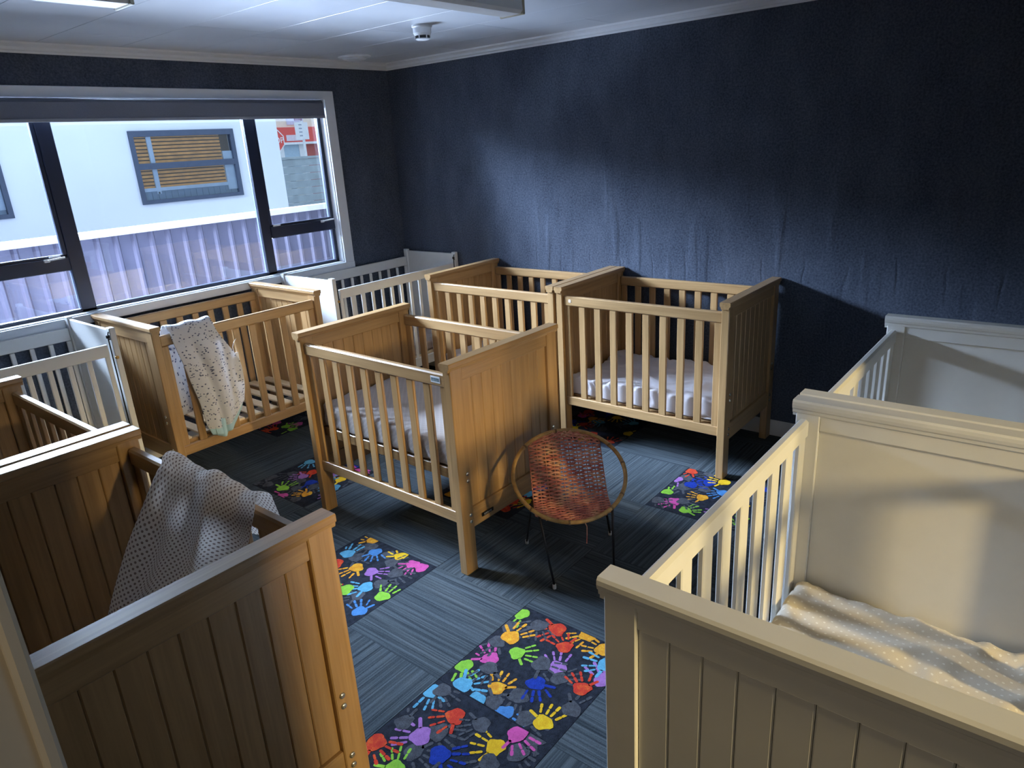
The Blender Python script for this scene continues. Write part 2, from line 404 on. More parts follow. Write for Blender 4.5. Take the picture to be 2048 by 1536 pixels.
# floor: slab with separate carpet tiles
floor = struct('floor', boxes('floor', [(XL - .13, XR + .12, YF - .12, YB + .12, -.05, -.007)], BLACK), 'dark carpet tile floor')
struct('hall_floor', boxes('hall_floor', [(-1.6, XL - .13, -1.4, 1.4, -.05, -.002)], CARPET[0]), 'dark carpet of the hall outside the doorway')
PIT = 0.502; GX, GY = 1.85, 1.55
PRINT_CELLS = {(-1, 1), (-1, -1), (-2, -1), (0, 3), (1, 5), (2, -1), (3, 1), (1, 1), (-2, 3), (0, -3)}
# hands read from the photograph: palm pixel, fingertip pixel, colour, style
def cp(ox, oy, s, x, y): return (ox + x / s, oy + y / s)
HANDS = []
def hands(ox, oy, s, rows):
    for x, y, fx, fy, c in rows:
        HANDS.append((on_floor(*cp(ox, oy, s, x, y)), on_floor(*cp(ox, oy, s, fx, fy)), c))
hands(640, 1050, 3.16, [
    (335, 95, 300, 66, 'o'), (175, 182, 225, 135, 'c'), (350, 172, 350, 215, 'n'), (510, 198, 500, 160, 'y'), (100, 245, 70, 250, 'r'), (232, 270, 160, 300, 'o'),
    (325, 297, 410, 300, 'v'), (585, 248, 530, 300, 'p'), (290, 393, 200, 395, 'c'), (395, 452, 440, 400, 'g'), (250, 545, 240, 485, 'n'), (640, 270, 660, 268, 'p'),
    (1205, 710, 1290, 670, 'o'), (1500, 660, 1400, 680, 'r'), (1690, 698, 1600, 730, 'o'), (1075, 845, 1040, 760, 'p'), (1245, 810, 1370, 810, 'g'), (1500, 900, 1510, 810, 'v'),
    (1810, 885, 1730, 870, 'c'), (910, 890, 925, 985, 'g'), (1118, 1030, 1165, 935, 'o'), (1365, 1000, 1360, 1100, 'b'), (1655, 1035, 1625, 945, 'r'), (705, 1050, 640, 1130, 'c'),
    (855, 1210, 725, 1235, 'r'), (1160, 1190, 1240, 1260, 'n'), (1410, 1250, 1485, 1160, 'y'), (635, 1335, 500, 1320, 'v'), (1245, 1325, 1300, 1400, 'p'), (1525, 1350, 1450, 1400, 'p'),
    (1110, 1405, 985, 1355, 'y'), (755, 1455, 880, 1465, 'b'), (470, 1540, 480, 1450, 'g'), (1360, 1530, 1340, 1450, 'v'), (1270, 560, 1220, 600, 'g'), (820, 1015, 850, 1040, 'r'), (350, 1375, 370, 1390, 'r'), (985, 1105, 955, 1090, 'c')])
hands(640, 1050, 3.16, [(x, y, x + dx, y + dy, 'w') for x, y, dx, dy in (
    (1385, 635, 10, 60), (1195, 640, 60, 10), (1120, 738, -50, 20), (1070, 905, -40, 40), (1400, 878, 60, 30), (1510, 968, 60, 0), (1255, 1080, -40, 60), (1100, 1120, -80, 0), (1020, 1262, -60, 20),
    (1300, 1225, 50, 30), (1590, 1165, 60, -20), (745, 1310, 60, 40), (775, 1045, 40, 40), (1370, 1345, 60, 20), (1250, 1440, 50, 40), (590, 1435, 50, 40), (1070, 1500, -50, 30),
    (320, 135, -30, 20), (430, 125, 40, 10), (450, 240, 50, -10), (385, 370, 40, 30), (240, 445, -40, 0), (430, 190, 40, 0), (230, 205, 40, 10))])
hands(1220, 860, 6.024, [(985, 500, 860, 520, 'r'), (800, 590, 730, 640, 'v'), (975, 660, 1080, 660, 'b'), (1375, 630, 1220, 590, 'y'), (690, 745, 690, 670, 'g'), (1110, 815, 960, 790, 'o'),
    (520, 800, 560, 850, 'o'), (785, 860, 650, 870, 'p'), (905, 965, 1060, 940, 'g'), (1360, 760, 1290, 770, 'n'), (1480, 560, 1560, 560, 'r'),
    (1200, 535, 1130, 545, 'w'), (920, 575, 860, 590, 'w'), (1140, 715, 1080, 720, 'w'), (870, 690, 800, 700, 'w'), (880, 860, 940, 890, 'w'), (580, 845, 620, 890, 'w')])
hands(560, 880, 4.876, [(55, 290, 40, 330, 'o'), (290, 215, 250, 270, 'c'), (225, 355, 120, 370, 'v'), (300, 415, 350, 450, 'b'), (30, 470, 90, 430, 'g'), (260, 525, 150, 530, 'o'), (590, 385, 520, 390, 'y'),
    (20, 548, -20, 545, 'p'), (150, 230, 110, 240, 'p'), (315, 315, 290, 320, 'r'), (720, 260, 660, 250, 'b'), (745, 305, 720, 300, 'p'), (840, 290, 860, 300, 'p'), (200, 400, 160, 410, 'w'), (330, 455, 380, 470, 'w'), (120, 330, 80, 340, 'w')])
hands(0, 0, 1.0, [(548, 858, 540, 850, 'r'), (572, 853, 585, 850, 'g'), (597, 848, 585, 850, 'p'), (530, 862, 520, 868, 'r'), (1055, 988, 1065, 980, 'c'), (1010, 1018, 1020, 1012, 'r'), (1218, 884, 1225, 880, 'r'),
    (1205, 858, 1190, 856, 'w'), (1185, 868, 1175, 872, 'r'), (1165, 832, 1180, 828, 'p'), (1150, 870, 1140, 875, 'y')])
def hand_faces(bm, c, d, size, mi, clip):
    """flat printed palm and five dabbed fingers in the carpet pile"""
    d = Vector((d.x, d.y)); 
    if d.length < 1e-4: d = Vector((0, 1))
    d.normalize(); n = Vector((-d.y, d.x)); z = 0.0006 + random.random() * 0.0005
    sgn = random.choice((-1, 1))
    x0, x1, y0, y1 = clip
    def ok(pts): return all(x0 + .002 < p.x < x1 - .002 and y0 + .002 < p.y < y1 - .002 for p in pts)
    def poly(pts):
        pts = [Vector((min(max(p.x, x0 + .003), x1 - .003), min(max(p.y, y0 + .003), y1 - .003))) for p in pts]
        ctr = sum(pts, Vector((0, 0))) / len(pts)
        vs = [bm.verts.new((p.x, p.y, z)) for p in pts]; vc = bm.verts.new((ctr.x, ctr.y, z))
        for i in range(len(vs)):
            if (pts[i] - pts[(i + 1) % len(pts)]).length > 1e-5:
                bm.faces.new([vc, vs[i], vs[(i + 1) % len(vs)]]).material_index = mi
    o = Vector((c.x, c.y)); ph = random.random() * 6
    if not ok([o]): return
    pr = size * 0.36
    palm = []
    for k in range(18):
        a = 2 * math.pi * k / 18
        r_ = pr * (1 + 0.10 * math.sin(3 * a + ph) + 0.07 * math.sin(5 * a + 2 * ph))
        palm.append(o + n * (r_ * 1.02 * math.cos(a)) + d * (r_ * 0.92 * math.sin(a)))
    poly(palm)
    def dab(p, q, w):
        t = (q - p); 
        if t.length < 1e-5: return
        t.normalize(); m_ = Vector((-t.y, t.x))
        pts = []
        for k in range(5):
            a = -math.pi / 2 + math.pi * k / 4; pts.append(q + m_ * (w * math.sin(a)) + t * (w * math.cos(a)))
        for k in range(5):
            a = math.pi / 2 + math.pi * k / 4; pts.append(p + m_ * (w * math.sin(a)) + t * (w * math.cos(a)))
        if ok(pts): poly(pts)
    w = size * 0.056
    for fi, (sp, ln) in enumerate(((-0.52, 0.56), (-0.19, 0.74), (0.12, 0.78), (0.43, 0.66))):
        ang = sgn * sp * 0.95 + random.uniform(-.07, .07)
        dr = d * math.cos(ang) + n * math.sin(ang)
        s0 = o + n * (sgn * sp * pr * 0.9)
        L = size * ln
        dab(s0 + dr * (pr * 1.12), s0 + dr * (pr * 1.12 + L * 0.26), w * random.uniform(.7, 1.05))
        dab(s0 + dr * (pr * 1.12 + L * 0.42), s0 + dr * (pr * 1.12 + L * 0.62), w * random.uniform(.8, 1.1))
    ang = sgn * -1.25; dr = d * math.cos(ang) + n * math.sin(ang)
    dab(o + dr * pr * 1.02, o + dr * (pr * 1.02 + size * .34), w * 1.1)
for i in range(-4, 5):
    for j in range(-6, 7):
        x0, x1 = max(GX + i * PIT, XL), min(GX + (i + 1) * PIT, XR)
        y0, y1 = max(GY + j * PIT, YF), min(GY + (j + 1) * PIT, YB)
        if x1 - x0 < .02 or y1 - y0 < .02: continue
        bm = bmesh.new(); pr = (i, j) in PRINT_CELLS
        cbox(bm, x0 + .0003, x1 - .0003, y0 + .0003, y1 - .0003, -.007, 0.0, .0009)
        mats = [CARPET[0] if (i + j) % 2 == 0 else CARPET[1]]
        if pr:
            mats = [PRINTBG] + [HANDC[k] for k in HKEYS]
            mine = [h_ for h_ in HANDS if x0 < h_[0].x < x1 and y0 < h_[0].y < y1]
            have = [h_[0] for h_ in mine]
            tries = 0
            while tries < 60:                                     # fill what other things hide with more hands
                tries += 1
                c_ = Vector((random.uniform(x0, x1), random.uniform(y0, y1), 0))
                if all((c_ - q).length > (.085 if len(mine) < 16 else .075) for q in have):
                    a_ = random.random() * 6.28; have.append(c_)
                    mine.append((c_, c_ + Vector((math.cos(a_), math.sin(a_), 0)), random.choice('wwwwbvgrocy' if len(mine) > 14 else 'oyrpvbcngw')))
            mine.sort(key=lambda h_: h_[2] != 'w')
            for c_, f_, k in mine:
                hand_faces(bm, c_, f_ - c_, random.uniform(.088, .104), 1 + HKEYS.index(k), (x0, x1, y0, y1))
        me = mesh('carpet_tile', bm, mats)
        t_ = link('carpet_tile', me, floor)
        if pr: t_['label'] = 'black carpet tile printed with coloured child handprints'

# skirting, cornice
struct('baseboard_right', boxes('baseboard_right', [(XR - .012, XR, YF, YB, 0, .10)], SKIRT, .003))
struct('baseboard_back', boxes('baseboard_back', [(XL, XR - .012, YB - .012, YB, 0, .10)], SKIRT, .003))
def cornice(name, axis, a, b, wall, sgn):
    bm = bmesh.new(); z = H
    pr = [(0, -.05), (.006, -.05), (.010, -.040), (.018, -.036), (.022, -.022), (.034, -.014), (.042, -.010), (.046, 0), (0, 0)]
    pts = [(wall + sgn * u, z + v) for u, v in pr]
    prism(bm, pts, axis, a, b)
    return struct(name, mesh(name, bm, TRIM))
cornice('trim_1', 1, YF, YB, XR, -1)
cornice('trim_2', 0, XL, XR, YB, -1)
# doorway lining beside the camera
dj = boxes('door_frame', [(XL - .145, XL + .004, DY1 - .030, DY1 + .0, 0, DZ), (XL, XL + .016, DY1 - .042, DY1 + .03, 0, DZ + .06), (XL - .145, XL + .004, DY0, DY0 + .03, 0, DZ),
                          (XL - .145, XL + .004, DY0, DY1, DZ - .03, DZ)], CREAM, .004)
struct('trim_3', dj, 'cream painted door jamb and architrave edge')
# hall shell behind the camera so that the doorway does not open on the sky
struct('wall_hall', boxes('wall_hall', [(-1.7, -1.6, -1.4, 1.4, 0, H), (-1.6, XL - .13, 1.3, 1.4, 0, H), (-1.6, XL - .13, -1.4, -1.3, 0, H), (-1.7, XL - .13, -1.4, 1.4, H, H + .05)], SKIRT))
# added near wall glazing; its bars break the warm light into bands
nw = struct('added_opening', boxes('added_opening', [(NX0, NX0 + .05, YF - .1, YF - .02, NZ0, NZ1), (NX1 - .05, NX1, YF - .1, YF - .02, NZ0, NZ1), (NX0, NX1, YF - .1, YF - .02, NZ0, NZ0 + .05),
       (NX0, NX1, YF - .1, YF - .02, NZ1 - .05, NZ1), (1.16, 1.21, YF - .09, YF - .03, NZ0, NZ1), (1.60, 1.635, YF - .09, YF - .03, NZ0, NZ1)], TRIM, .004), 'white glazed opening added in the unseen near wall')
link('pane', boxes('pane', [(NX0 + .05, NX1 - .05, YF - .064, YF - .058, NZ0 + .05, NZ1 - .05)], GLASS), nw)

# ------------------------------------------------------------------ the window
win = struct('window_1', boxes('window_1', [   # white lining and architrave
    (WX0 - .075, WX1 + .075, YB - .018, YB, WZ1 - .008, WZ1 + .05), (WX0 - .075, WX0 + .008, YB - .018, YB, WZ0 - .045, WZ1), (WX1 - .008, WX1 + .075, YB - .018, YB, WZ0 - .045, WZ1),
    (WX0 - .075, WX1 + .075, YB - .022, YB, WZ0 - .045, WZ0 + .006), (WX0, WX0 + .012, YB, YB + .06, WZ0, WZ1), (WX1 - .012, WX1, YB, YB + .06, WZ0, WZ1),
    (WX0, WX1, YB, YB + .06, WZ0 - .01, WZ0 + .012), (WX0, WX1, YB, YB + .06, WZ1 - .012, WZ1)], TRIM, .003), 'wide window with white architrave and navy aluminium frame')
a0, a1 = YB + .055, YB + .10
def alu(name, q): return link(name, boxes(name, [q], ALU, .004), win)
X0, X1, Z0, Z1 = WX0 + .01, WX1 - .01, WZ0 + .008, WZ1 - .01
alu('frame_sill', (X0, X1, a0, a1, Z0, Z0 + .022)); alu('frame_head', (X0, X1, a0, a1, Z1 - .03, Z1))
alu('frame_jamb', (X0, X0 + .028, a0, a1, Z0, Z1)); alu('frame_jamb', (X1 - .028, X1, a0, a1, Z0, Z1))
M1, M2 = (1.53, 1.612), (2.775, 2.845)
alu('mullion', (*M1, a0, a1, Z0, Z1)); alu('mullion', (*M2, a0, a1, Z0, Z1))
for (xa, xb) in ((X0, M1[0]), (M2[1], X1)):
    alu('transom', (xa, xb, a0 - .006, a1, 1.243, 1.322))
    sash = boxes('sash', [(xa + .0, xa + .022, a0 + .004, a1 - .01, 1.322, Z1 - .02), (xb - .022, xb, a0 + .004, a1 - .01, 1.322, Z1 - .02), (xa, xb, a0 + .004, a1 - .01, 1.322, 1.336)], ALU, .003)
    link('sash', sash, win)
    bm = bmesh.new(); cbox(bm, xb - .13, xb - .10, a0 - .016, a0 - .004, 1.305, 1.322, .003)
    tube(bm, [(xb - .115, a0 - .014, 1.314), (xb - .09, a0 - .03, 1.318), (xb - .03, a0 - .038, 1.322)], .005, 6)
    link('latch', mesh('latch', bm, PAPER), win)
    bm = bmesh.new(); cbox(bm, xb - .10 if xa < 2 else xa + .02, xb - .04 if xa < 2 else xa + .08, a0 - .012, a0 - .002, 1.324, 1.334, .003); link('stay', mesh('stay', bm, PAPER), win)
for q in ((X0 + .02, M1[0], 1.33, Z1), (X0 + .02, M1[0], Z0, 1.25), (M1[1], M2[0], Z0, Z1), (M2[1], X1 - .02, 1.33, Z1), (M2[1], X1 - .02, Z0, 1.25)):
    link('pane', boxes('pane', [(q[0], q[1], a0 + .02, a0 + .025, q[2], q[3])], GLASS), win)
# roller blind
bl = link('roller_blind', None, None, (0, 0, 0)); tag(bl, 'grey roller blind rolled up at the head of the window', 'blind')
bm = bmesh.new(); ring = [( .026 * math.cos(2 * math.pi * k / 20) + YB - .045, .026 * math.sin(2 * math.pi * k / 20) + 2.125) for k in range(20)]
prism(bm, ring, 0, WX0 + .03, 3.345); link('roller', mesh('roller', bm, BLIND, True), bl)
link('cloth', boxes('cloth', [(WX0 + .03, 3.345, YB - .073, YB - .071, 2.045, 2.13)], BLIND), bl)
link('bottom_bar', boxes('bottom_bar', [(WX0 + .03, 3.348, YB - .079, YB - .066, 2.030, 2.048)], plain('blind_bar', (0.30, 0.32, 0.38), .5), .003), bl)
link('bracket', boxes('bracket', [(3.347, 3.353, YB - .075, YB - .015, 2.095, 2.155)], TRIM, .002), bl)

# ------------------------------------------------------------------ ceiling fittings
def batten(x0, x1, y, label):
    t = tag(link('batten_light', None, None, ((x0 + x1) / 2, y, H)), label, 'ceiling light')
    L = (x1 - x0) / 2
    link('tray', boxes('tray', [(-L, L, -.05, .05, -.035, 0)], FIXBODY, .004), t)
    bm = bmesh.new(); prism(bm, [(-.062, -.035), (-.066, -.085), (-.05, -.098), (.05, -.098), (.066, -.085), (.062, -.035)], 0, -L + .012, L - .012)
    link('diffuser', mesh('diffuser', bm, FIXDIF), t)
    for s in (-1, 1):
        xa = s * L; q = (min(xa, xa - s * .014), max(xa, xa - s * .014))
        link('end_cap', boxes('end_cap', [(q[0], q[1], -.069, .069, -.102, 0)], FIXBODY, .003), t)
    return t
batten(1.50, 2.76, 2.17, 'white batten ceiling light beside the smoke detector')
batten(0.22, 1.34, 2.80, 'white batten ceiling light above the cots by the left wall')
sd = tag(link('smoke_detector', None, None, (3.03, 3.02, H)), 'white round smoke detector with dark vents on the ceiling', 'smoke detector')
bm = bmesh.new(); lathe(bm, [(.056, 0), (.056, -.010), (.050, -.014), (.049, -.040), (.043, -.052), (.030, -.054)], 32); link('body', mesh('body', bm, TRIM, False), sd)
bm = bmesh.new(); lathe(bm, [(.040, -.053), (.040, -.066), (.034, -.0665)], 32); link('sensor_cage', mesh('sensor_cage', bm, DARKMETAL), sd)
bm = bmesh.new(); lathe(bm, [(.038, -.066), (.038, -.071), (.030, -.074), (.008, -.075)], 32)
for k in range(6):
    a = k * math.pi / 3 + .3; tube(bm, [(.041 * math.cos(a), .041 * math.sin(a), -.05), (.039 * math.cos(a), .039 * math.sin(a), -.07)], .0035, 6)
link('cap', mesh('cap', bm, TRIM), sd)
cd = tag(link('ceiling_vent', None, None, (3.51, 4.18, H)), 'flat white round vent on the ceiling near the corner', 'vent')
bm = bmesh.new(); lathe(bm, [(.115, 0), (.115, -.006), (.105, -.012), (.02, -.013)], 40); link('plate', mesh('plate', bm, TRIM), cd)
bm = bmesh.new(); lathe(bm, [(.082, -.0125), (.082, -.020), (.075, -.024), (.01, -.025)], 40); link('disc', mesh('disc', bm, TRIM), cd)

# ------------------------------------------------------------------ cots with panelled ends
def cap_profile(hw, z1, fancy):
    if fancy:
        h = [(hw * .62, z1 - .052), (hw * .62, z1 - .044), (hw * .80, z1 - .040), (hw * .84, z1 - .030), (hw * .98, z1 - .026), (hw * 1.05, z1 - .016), (hw * 1.02, z1 - .006), (hw * .86, z1)]
    else:
        h = [(hw * .70, z1 - .036), (hw * .76, z1 - .030), (hw * .80, z1 - .024), (hw * .97, z1 - .021), (hw, z1 - .018), (hw, z1 - .004), (hw * .92, z1)]
    return h + [(-u, v) for u, v in reversed(h)]
def panel_cot(name, label, loc, rot, group, M=OAK, L=1.06, W=.71, HH=.975, fancy=False, n_slat=10, slat_w=.042, base_z=.30, slat_base=False, group_cat='cot'):
    t = tag(link(name, None, None, loc, (0, 0, rot)), label, group_cat, group)
    k = HH / .975
    LT, SW = .042, .070            # end thickness, stile width
    z_pt, z_fb, z_ft, z_bt = .945 * k, .305 * k, .886 * k, .210 * k
    ye = L / 2 - LT / 2
    mk = M[0].name
    leg = box_me('leg', SW, LT, z_pt + .004, .003, M[2])
    FW = W - 2 * SW
    def rails():
        bm = bmesh.new()
        cbox(bm, -FW / 2, FW / 2, -LT / 2 + .004, LT / 2 - .004, z_ft, z_pt + .004, .002)
        return mesh('end_panel', bm, M[0])
    epm = cached(('ep', mk, L, W, HH), rails)
    lowb = box_me('lower_board', FW, LT - .008, z_fb - z_bt, .002, M[0])
    npk = 10 if fancy else 9
    pw = FW / npk
    plank = box_me('plank', pw - .0012, .014, z_ft - z_fb, .0028, M[2])
    def capm():
        bm = bmesh.new(); prism(bm, cap_profile(.028, HH, fancy), 0, -W / 2 - .010, W / 2 + .010); return mesh('cap', bm, M[0])
    capme = cached(('cap', mk, W, HH, fancy), capm)
    def boltm():
        bm = bmesh.new(); lathe(bm, [(.0092, 0), (.0092, .002), (.0074, .0045), (.003, .0055)], 10); return mesh('bolt', bm, CHROME, True)
    bolt = cached('bolt', boltm)
    for s in (-1, 1):
        e = link('end_panel', epm, t, (0, s * ye, 0))
        link('lower_board', lowb, e, (0, 0, z_bt))
        for q in range(npk): link('plank', plank, e, (-FW / 2 + pw * (q + .5), s * .006 if fancy else 0, z_fb))
        if fancy: link('inner_board', box_me('inner_board', FW, .008, z_ft - z_fb, .001, M[2]), e, (0, -s * .0055, z_fb))
        link('cap', capme, e)
        for sx in (-1, 1):
            link('leg', leg, e, (sx * (W / 2 - SW / 2), 0, 0))
            for z in (.476, .443, .281, .249): link('bolt', bolt, e, (sx * (W / 2 - .05), s * LT / 2, z * k), (-s * math.pi / 2, 0, 0))
    SI = L - 2 * LT
    tr = box_me('top_rail', .030, SI, .058 * k, .008 if fancy else .006, M[1])
    br = box_me('bottom_rail', .024, SI, .055 * k, .003, M[1])
    sl = box_me('slat', .016, slat_w, .862 * k - .294 * k, .003, M[2])
    for sx in (-1, 1):
        x = sx * (W / 2 - .027)
        link('top_rail', tr, t, (x, 0, .862 * k)); link('bottom_rail', br, t, (x, 0, .240 * k))
        for q in range(n_slat):
            y = -SI / 2 + slat_w / 2 + (SI - slat_w) * q / (n_slat - 1)
            link('slat', sl, t, (x, y, .294 * k))
    # mattress base
    bw, blen = W - .105, SI - .012
    if slat_base:
        bb = box_me('base_bearer', .028, blen, .045, .003, M[1])
        for sx in (-1, 1): link('base_bearer', bb, t, (sx * (bw / 2 - .014), 0, base_z - .045))
        bs = box_me('base_slat', bw, .058, .014, .003, PINE)
        for q in range(9): link('base_slat', bs, t, (0, -blen / 2 + .04 + (blen - .08) * q / 8, base_z))
    else:
        fr = boxes('base_frame', [(-bw / 2, -bw / 2 + .022, -blen / 2, blen / 2, base_z - .05, base_z), (bw / 2 - .022, bw / 2, -blen / 2, blen / 2, base_z - .05, base_z),
                                  (-bw / 2, bw / 2, -blen / 2, -blen / 2 + .022, base_z - .05, base_z), (-bw / 2, bw / 2, blen / 2 - .022, blen / 2, base_z - .05, base_z)], M[1], .003)
        link('base_frame', fr, t)
        link('base_board', boxes('base_board', [(-bw / 2 + .01, bw / 2 - .01, -blen / 2 + .01, blen / 2 - .01, base_z - .010, base_z)], PINE, .002), t)
    return t
HP = math.pi / 2
# added hall light out of view, lifts the doorway side of the room
hl = tag(link('added_hall_light', None, None, (-.85, .25, H)), 'round white ceiling light added in the unseen hall outside the doorway', 'ceiling light')
bm = bmesh.new(); lathe(bm, [(.17, 0), (.17, -.03), (.15, -.05), (.05, -.06)], 32); link('shade', mesh('shade', bm, FIXDIF, True), hl)
_l = area('hall_fill', (-.85, .25, H - .075), (-.2, .5, 0.9), .28, .28, 8, (1.0, 0.82, 0.56))
ga = 'wooden cots of one design'
A = panel_cot('wooden_cot', 'light oak cot standing alone in the middle of the room behind the rattan chair', (2.2376, 2.412, 0), -.0153, ga, base_z=.472)
B = panel_cot('wooden_cot', 'light oak cot against the dark wall with a crumpled white sheet', (3.670, 1.866, 0), 0, ga, base_z=.30)
C = panel_cot('wooden_cot', 'light oak cot against the dark wall next to the plain white corner cot', (3.670, 2.946, 0), 0, ga, base_z=.30)
D = panel_cot('wooden_cot', 'light oak cot under the window with bare slatted base and hanging paper tag', (2.075, 4.064, 0), HP, ga, HH=.987, base_z=.315, slat_base=True)
E = panel_cot('wooden_cot', 'oak cot by the doorway with a polka dot blanket over its rail', (.497, 1.830, 0), 0, ga, base_z=.30)
Fc = panel_cot('wooden_cot', 'oak cot end to end between the polka dot blanket cot and the white window cot', (.497, 2.920, 0), 0, ga, base_z=.30)
gw = 'white panelled cots'
I = panel_cot('white_cot', 'white panelled cot in front with cream dotted sheet, grooved end boards', (1.540, .221, 0), HP, gw, WHITE, L=1.15, W=.784, HH=1.0, fancy=True, n_slat=10, slat_w=.052, base_z=.29)
J = panel_cot('white_cot', 'white panelled cot end to end behind the one with the cream sheet', (2.712, .221, 0), HP, gw, WHITE, L=1.15, W=.784, HH=1.0, fancy=True, n_slat=10, slat_w=.052, base_z=.29)
# label plates
def child_box(name, q, mat, par, c=.0005, label=None):
    o = link(name, boxes(name, [q], mat, c), par)
    if label: o['label'] = label
    return o
lab = child_box('maker_label', (-.3445, -.3430, -.460, -.405, .878, .906), PAPER, A, label='white sticker with teal lettering')
bm = bmesh.new()
for q in range(7):                                                   # illegible teal block lettering
    y = -.454 + .0066 * q
    cbox(bm, -.3449, -.3444, y, y + .0046, .885, .899, 0)
    cbox(bm, -.34495, -.34485, y + .001, y + .0022, .888, .893, 0, 1)
link('lettering', mesh('lettering', bm, [GREENP, PAPER]), lab)
bad = child_box('badge', (-.235, -.160, -.5325, -.5300, .238, .256), DARKMETAL, A, .004, label='dark oval maker badge')
bm = bmesh.new()
for q in range(5): cbox(bm, -.222 + .010 * q, -.216 + .010 * q, -.5330, -.5324, .243, .251, 0)
link('lettering', mesh('lettering', bm, GREYP), bad)
child_box('sticker', (-.3450, -.3430, .432, .448, .885, .902), PAPER, B, label='small white sticker')
# swing tag on the window cot (cot is turned: local x -> room -y... built in cot space)
tagp = child_box('swing_tag', (-.356, -.3535, .075, .128, .590, .742), PAPER, D, label='white paper swing tag with a pink band')
child_box('pink_band', (-.3568, -.3560, .076, .127, .606, .620), PINKP, tagp)
bm = bmesh.new()
for q in range(5): cbox(bm, -.3568, -.3560, .084, .108 + .004 * (q % 2), .640 + .012 * q, .644 + .012 * q, 0)
cbox(bm, -.3568, -.3560, .115, .122, .70, .712, 0); cbox(bm, -.3568, -.3560, .115, .122, .655, .665, 0)
link('print', mesh('print', bm, GREYP), tagp)
bm = bmesh.new(); tube(bm, [(-.354, .098, .738), (-.350, .100, .775), (-.345, .085, .80), (-.335, .062, .815)], .0016, 5); link('string', mesh('string', bm, PAPER), tagp)

# ------------------------------------------------------------------ plain white drop-side cots
def plain_cot(label, loc, L=1.215, W=.59, HH=1.0):
    t = tag(link('drop_side_cot', None, None, loc), label, 'cot', 'plain white drop side cots by the window')
    P = WHITE_P[0]
    # length along x, back side at +y
    post = box_me('post', .030, .042, HH + .006, .003, P)
    for sx in (-1, 1):
        e = link('end_panel', boxes('end_panel', [(-.009, .009, -W / 2 + .03, W / 2 - .03, .16, HH - .006)], P, .003), t, (sx * (L / 2 - .015), 0, 0))
        for sy in (-1, 1): link('post', post, e, (0, sy * (W / 2 - .021), 0))
        # guide rod, hook and catch of the drop side
        bm = bmesh.new(); x = -sx * .024; y = -W / 2 + .012
        tube(bm, [(x, y, .30), (x, y, .965), (x * .7, y, .985), (0, y, .986)], .0035, 6); link('guide_rod', mesh('guide_rod', bm, DARKMETAL), e)
        bm = bmesh.new(); tube(bm, [(x, y, .955), (x, y, .970)], .009, 10); cbox(bm, min(0, x * .9), max(0, x * .9), y - .004, y + .004, .945, .952, .001); link('hook', mesh('hook', bm, DARKMETAL), e)
        bm = bmesh.new(); cbox(bm, -.004 + x * .5, .012 + x * .5, -W / 2 - .008, -W / 2 + .012, .842, .858, .003); link('catch', mesh('catch', bm, BRASS), e)
    SI = L - .062
    sl_b = box_me('slat', .024, .014, .60, .003, P)
    for (nm, y, zt, hb) in (('front', -W / 2 + .012, .862, .063), ('back', W / 2 - .018, .873, .072)):
        x0 = SI / 2 - (.022 if nm == 'front' else 0)
        link('top_rail', boxes('top_rail', [(-x0, x0, y - .011, y + .011, zt, zt + hb)], P, .003), t)
        link('bottom_rail', boxes('bottom_rail', [(-x0, x0, y - .011, y + .011, .205, .275)], P, .003), t)
        n = 13
        for q in range(n):
            link('slat', sl_b, t, (-x0 + .012 + (2 * x0 - .024) * q / (n - 1), y, .27))
    link('base_frame', boxes('base_frame', [(-SI / 2, SI / 2, -W / 2 + .03, W / 2 - .035, .268, .290)], PINE, .003), t)
    return t
Hc = plain_cot('plain white drop side cot in the corner under the end of the window', (3.420, 4.138, 0))
Gc = plain_cot('plain white drop side cot under the window by the left wall', (.824, 4.138, 0))

